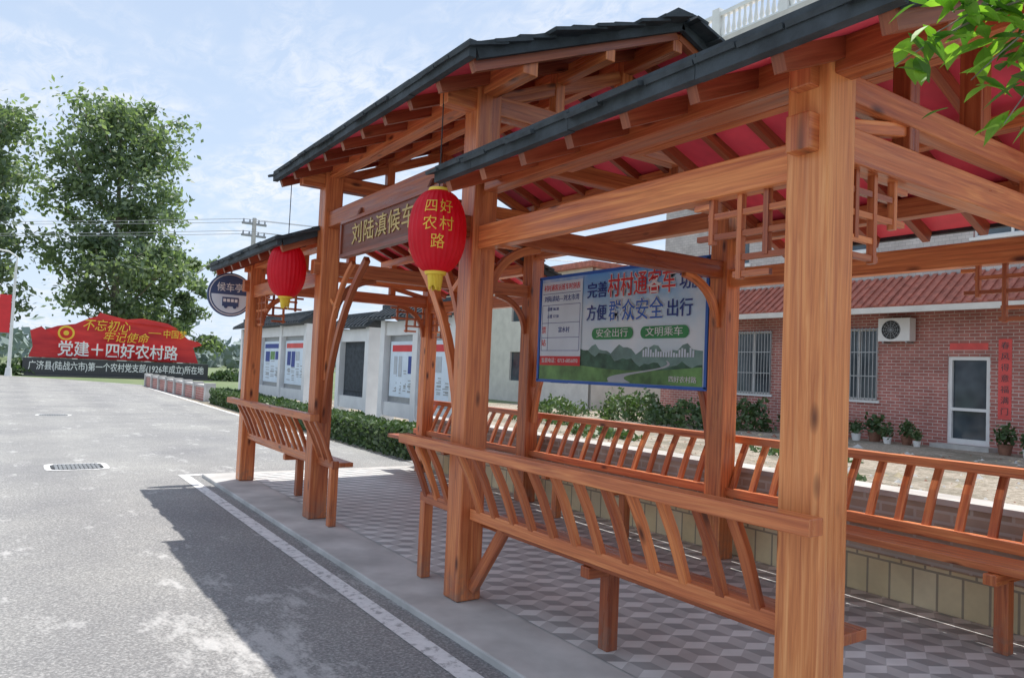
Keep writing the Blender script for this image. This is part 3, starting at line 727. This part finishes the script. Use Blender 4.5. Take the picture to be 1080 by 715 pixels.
mb.box((HX-.5,a-.2,0),(HX-.002,b_+.2,.12),2)
mb.build('door',[M_white,M_glass,M_conc],hs)
mb=MB()
mb.path([(HX-1.3,(HY0+HY1)/2,3.72),(HX-.01,(HY0+HY1)/2,4.65)],HY1-HY0,.06,side=(0,1,0),mi=0)
k=HY0
while k<HY1: mb.path([(HX-1.32,k,3.76),(HX-.02,k,4.70)],.12,.06,side=(0,1,0),mi=0); k+=.24
mb.box((HX-1.35,HY0,3.56),(HX-1.25,HY1,3.72),1)
mb.build('awning',[M_rtile,M_cream],hs)
mb=MB(); B=TZ+.2
mb.box((HX-.3,HY0,B+.9),(HX-.1,HY1,B+1.05)); mb.box((HX-.3,HY0,B),(HX-.1,HY1,B+.12))
k=HY0+.1; i=0
while k<HY1:
    if i%12==0: mb.box((HX-.36,k-.16,B),(HX-.04,k+.16,B+1.2))
    else: mb.tube([(HX-.2,k,B+.12),(HX-.2,k,B+.3),(HX-.2,k,B+.5),(HX-.2,k,B+.7),(HX-.2,k,B+.9)],[.05,.09,.06,.04,.06],8,caps=False)
    k+=.24; i+=1
for yy in (8.0,14.0): mb.tube([(HX-.2,yy,B+1.2),(HX-.2,yy,B+1.45),(HX-.2,yy,B+1.6),(HX-.2,yy,B+1.85),(HX-.2,yy,B+2.05)],[.12,.05,.17,.15,.01],12)
mb.build('balustrade',[M_white],hs)
mb=MB(); mb.cyl((HX-.1,14.6,0),(HX-.1,14.6,3.6),.055,.055,10); mb.build('downpipe',[M_metal],hs)
ac=empty('air_conditioner'); mb=MB(); A0,A1,zA,zB=10.72,11.62,2.85,3.5
mb.box((HX-.42,A0,zA),(HX-.10,A1,zB),0); mb.box((HX-.38,A0+.1,zA-.05),(HX-.002,A0+.14,zA-.002),1); mb.box((HX-.38,A1-.14,zA-.05),(HX-.002,A1-.1,zA-.002),1)
mb.cyl((HX-.424,11.25,3.17),(HX-.419,11.25,3.17),.27,.27,32,2)
for r in (.08,.14,.20,.26):
    n=28
    mb.tube([(HX-.435,11.25+r*math.cos(2*math.pi*k/n),3.17+r*math.sin(2*math.pi*k/n)) for k in range(n+1)],[.007]*(n+1),4,1,False)
for k in range(6): a=math.pi*k/6; mb.path([(HX-.432,11.25+.27*math.cos(a),3.17+.27*math.sin(a)),(HX-.432,11.25-.27*math.cos(a),3.17-.27*math.sin(a))],.01,.008,mi=1)
mb.build('casing',[M_white,M_metal,M_black],ac,.0)
cp=empty('door_couplet'); mb=MB(); mb.box((HX-.006,8.35,.85),(HX-.002,8.66,2.9)); mb.box((HX-.006,8.9,2.62),(HX-.002,9.85,2.80)); mb.build('paper',[M_pink],cp)
for i,s in enumerate('春风得意福满门'): text(s,(HX-.009,8.505,2.72-i*.28),.2,M_granite,cp,bold=0)
for i,(y,s) in enumerate(((10.6,.9),(11.0,.7),(11.5,1.1),(11.9,.8),(12.5,.8),(12.9,.6),(13.3,1.2),(13.9,.8),(14.4,1.0),(10.2,.6),(8.2,1.0),(7.6,.8))):
    p=empty('potted_plant'); x=HX-.7-.25*(i%2); mb=MB(); mb.cyl((x,y,0),(x,y,.26*s),.12*s,.17*s,14,i%2); mb.build('pot',[M_pot,M_white],p)
    c=np.tile(np.array([x,y,.26*s+.22*s]),(160,1)); leafobj('plant_leaves',leaves(c,.07*s,.4,0,np.array([.11,.11,.12])*s),(rng.random(160)<.5).astype(int),[M_hg,M_hg2],p)
fh=empty('white_house'); mb=MB()
wall(mb,22,26,40,0,6.5,[(y,y+1.5,z,z+1.5) for y in (27.5,31,34.5,38) for z in (1.1,4.2)],0)
mb.box((22.17,26,0),(30,40,6.49),0); mb.box((21.6,25.6,6.5),(30.4,40.4,6.75),1); mb.build('walls',[M_cream,M_rtile],fh)
mb=MB()
for y in (27.5,31,34.5,38):
    for z in (1.1,4.2): mb.box((22.12,y,z),(22.16,y+1.5,z+1.5))
mb.build('windows',[M_glass],fh)
# ---------------------------------------------------------------- foreground tree branch
ft=empty('broadleaf_tree'); mb=MB()
T=V((3.55,-.35,0)); mb.tube([T,T+V((.03,0,1.2)),T+V((-.05,.05,2.4)),T+V((0,.05,3.6)),T+V((.1,0,4.6))],[.10,.085,.07,.055,.03],12)
lb=MB()
def leaf(c,d,L,mi):
    d=d.normalized(); sd=d.cross(V((random.uniform(-.4,.4),random.uniform(-.4,.4),1))).normalized(); up_=sd.cross(d)
    prof=[(0,0),(.18,.15),(.4,.23),(.65,.19),(.85,.08),(1,0)]
    mid=[c+d*L*t-V((0,0,1))*L*.22*t*t for t,_ in prof]
    for s in(-1,1):
        for k in range(5):
            a,b_=prof[k],prof[k+1]
            pa=mid[k]+sd*s*L*a[1]+up_*L*a[1]*.25; pb=mid[k+1]+sd*s*L*b_[1]+up_*L*b_[1]*.25
            pts=[mid[k],mid[k+1],pb,pa] if a[1]>0 and b_[1]>0 else ([mid[k],mid[k+1],pb] if a[1]==0 else [mid[k],mid[k+1],pa])
            lb.face(pts,None,mi,True)
def branch(p,q,r,k,far=3):
    m=p.lerp(q,.5)+V((0,0,.10)); pts=qb(p,m,q,8); mb.tube(pts,[r*(1-.8*i/8) for i in range(9)],6)
    for i in range(far,9):
        for j in range(k):
            az=random.uniform(0,6.28); d=V((math.cos(az),math.sin(az),random.uniform(-.9,.2)))
            nd=pts[i]+V((random.gauss(0,.03),random.gauss(0,.03),random.gauss(0,.03)))
            leaf(nd,d,random.uniform(.065,.10),0 if random.random()<.6 else 1)
st=T+V((-.05,.05,2.55))
hub=V((2.40,.62,2.62)); mb.tube(qb(st,st.lerp(hub,.5)+V((0,0,.15)),hub,6),[.03-.002*i for i in range(7)],8)
for e in ((1.90,1.04,2.36),(1.97,.98,2.44),(2.05,.92,2.32),(2.10,.86,2.20),(2.16,.82,2.34),(2.06,.92,2.50),(1.92,.98,2.52),(2.20,.78,2.24),(2.12,.86,2.44)):
    branch(hub,V(e),.007,5)
hub2=T+V((0,.05,3.5))
for e in ((3.3,.5,3.3),(3.9,.4,3.3),(4.3,-.5,3.5),(3.2,-1.0,3.4),(2.9,.0,3.6),(2.7,.3,3.3),(3.6,-.3,4.9),(3.9,-.9,4.3),(3.0,-.8,4.4)):
    branch(hub2,V(e),.02,8)
mb.build('trunk',[M_bark],ft); lb.build('leaves',[M_fg,M_fg2],ft)
# ---------------------------------------------------------------- sky, sun, camera
sv=V((.26,.20,1)).normalized()
el=math.asin(sv.z); az=math.atan2(sv.x,sv.y)
w=bpy.data.worlds.new('World'); S.world=w; w.use_nodes=True; nt=w.node_tree; bg=nt.nodes['Background']
sky=N(nt,'ShaderNodeTexSky',sky_type='NISHITA'); sky.sun_disc=False; sky.sun_elevation=el; sky.sun_rotation=az; sky.air_density=1.0; sky.dust_density=.6; sky.ozone_density=2.5
g=coord(nt,'Generated'); sp=N(nt,'ShaderNodeSeparateXYZ'); nt.links.new(g,sp.inputs[0])
zz=N(nt,'ShaderNodeMath',operation='ADD'); nt.links.new(sp.outputs[2],zz.inputs[0]); zz.inputs[1].default_value=.12
dv=N(nt,'ShaderNodeVectorMath',operation='DIVIDE'); nt.links.new(g,dv.inputs[0]); cb=N(nt,'ShaderNodeCombineXYZ')
for i in range(3): nt.links.new(zz.outputs[0],cb.inputs[i])
nt.links.new(cb.outputs[0],dv.inputs[1])
n1=noise(nt,mapping(nt,dv.outputs[0],(1.5,1.0,0)),1.2,4,.62,.4); n2=noise(nt,mapping(nt,dv.outputs[0],(11,6,0)),1.5,4,.7,.6)
m1=ramp(nt,n1,[(.42,(0,0,0)),(.66,(1,1,1))]); m2=ramp(nt,n2,[(.38,(.05,.05,.05)),(.60,(1,1,1))])
cm=mix(nt,1,m1,m2,'MULTIPLY')
hz=ramp(nt,sp.outputs[2],[(.0,(.95,.95,.95)),(.22,(.76,.76,.76)),(.6,(.60,.60,.60))])
base=mix(nt,hz,sky.outputs[0],(4.8,5.7,7.0))
col=mix(nt,mix(nt,1,cm,(.8,.8,.8),'MULTIPLY'),base,(6.6,6.75,7.1))
nt.links.new(col,bg.inputs[0]); bg.inputs[1].default_value=.15
sun=bpy.data.lights.new('sun','SUN'); sun.energy=5; sun.angle=math.radians(.5); sun.color=(1,.96,.90)
so=bpy.data.objects.new('sun',sun); S.collection.objects.link(so); so.rotation_euler=(-sv).to_track_quat('-Z','Y').to_euler()
cam=bpy.data.cameras.new('camera'); co=bpy.data.objects.new('camera',cam); S.collection.objects.link(co); S.camera=co
cam.sensor_width=36; cam.lens=26; cam.clip_end=3000; cam.clip_start=.05
yaw,p,r=math.radians(34.2),.0455,.043
F=V((math.sin(yaw),math.cos(yaw),0)); R=V((math.cos(yaw),-math.sin(yaw),0)); Zv=V((0,0,1))
fw=F*math.cos(p)+Zv*math.sin(p); U=R.cross(fw)
cr_=R*math.cos(r)+U*math.sin(r); cu_=U*math.cos(r)-R*math.sin(r)
m=Matrix.Identity(4)
for j in range(3): m[j][0]=cr_[j]; m[j][1]=cu_[j]; m[j][2]=-fw[j]
m[2][3]=1.5; co.matrix_world=m
S.view_settings.view_transform='Standard'; S.view_settings.look='None'; S.view_settings.exposure=0
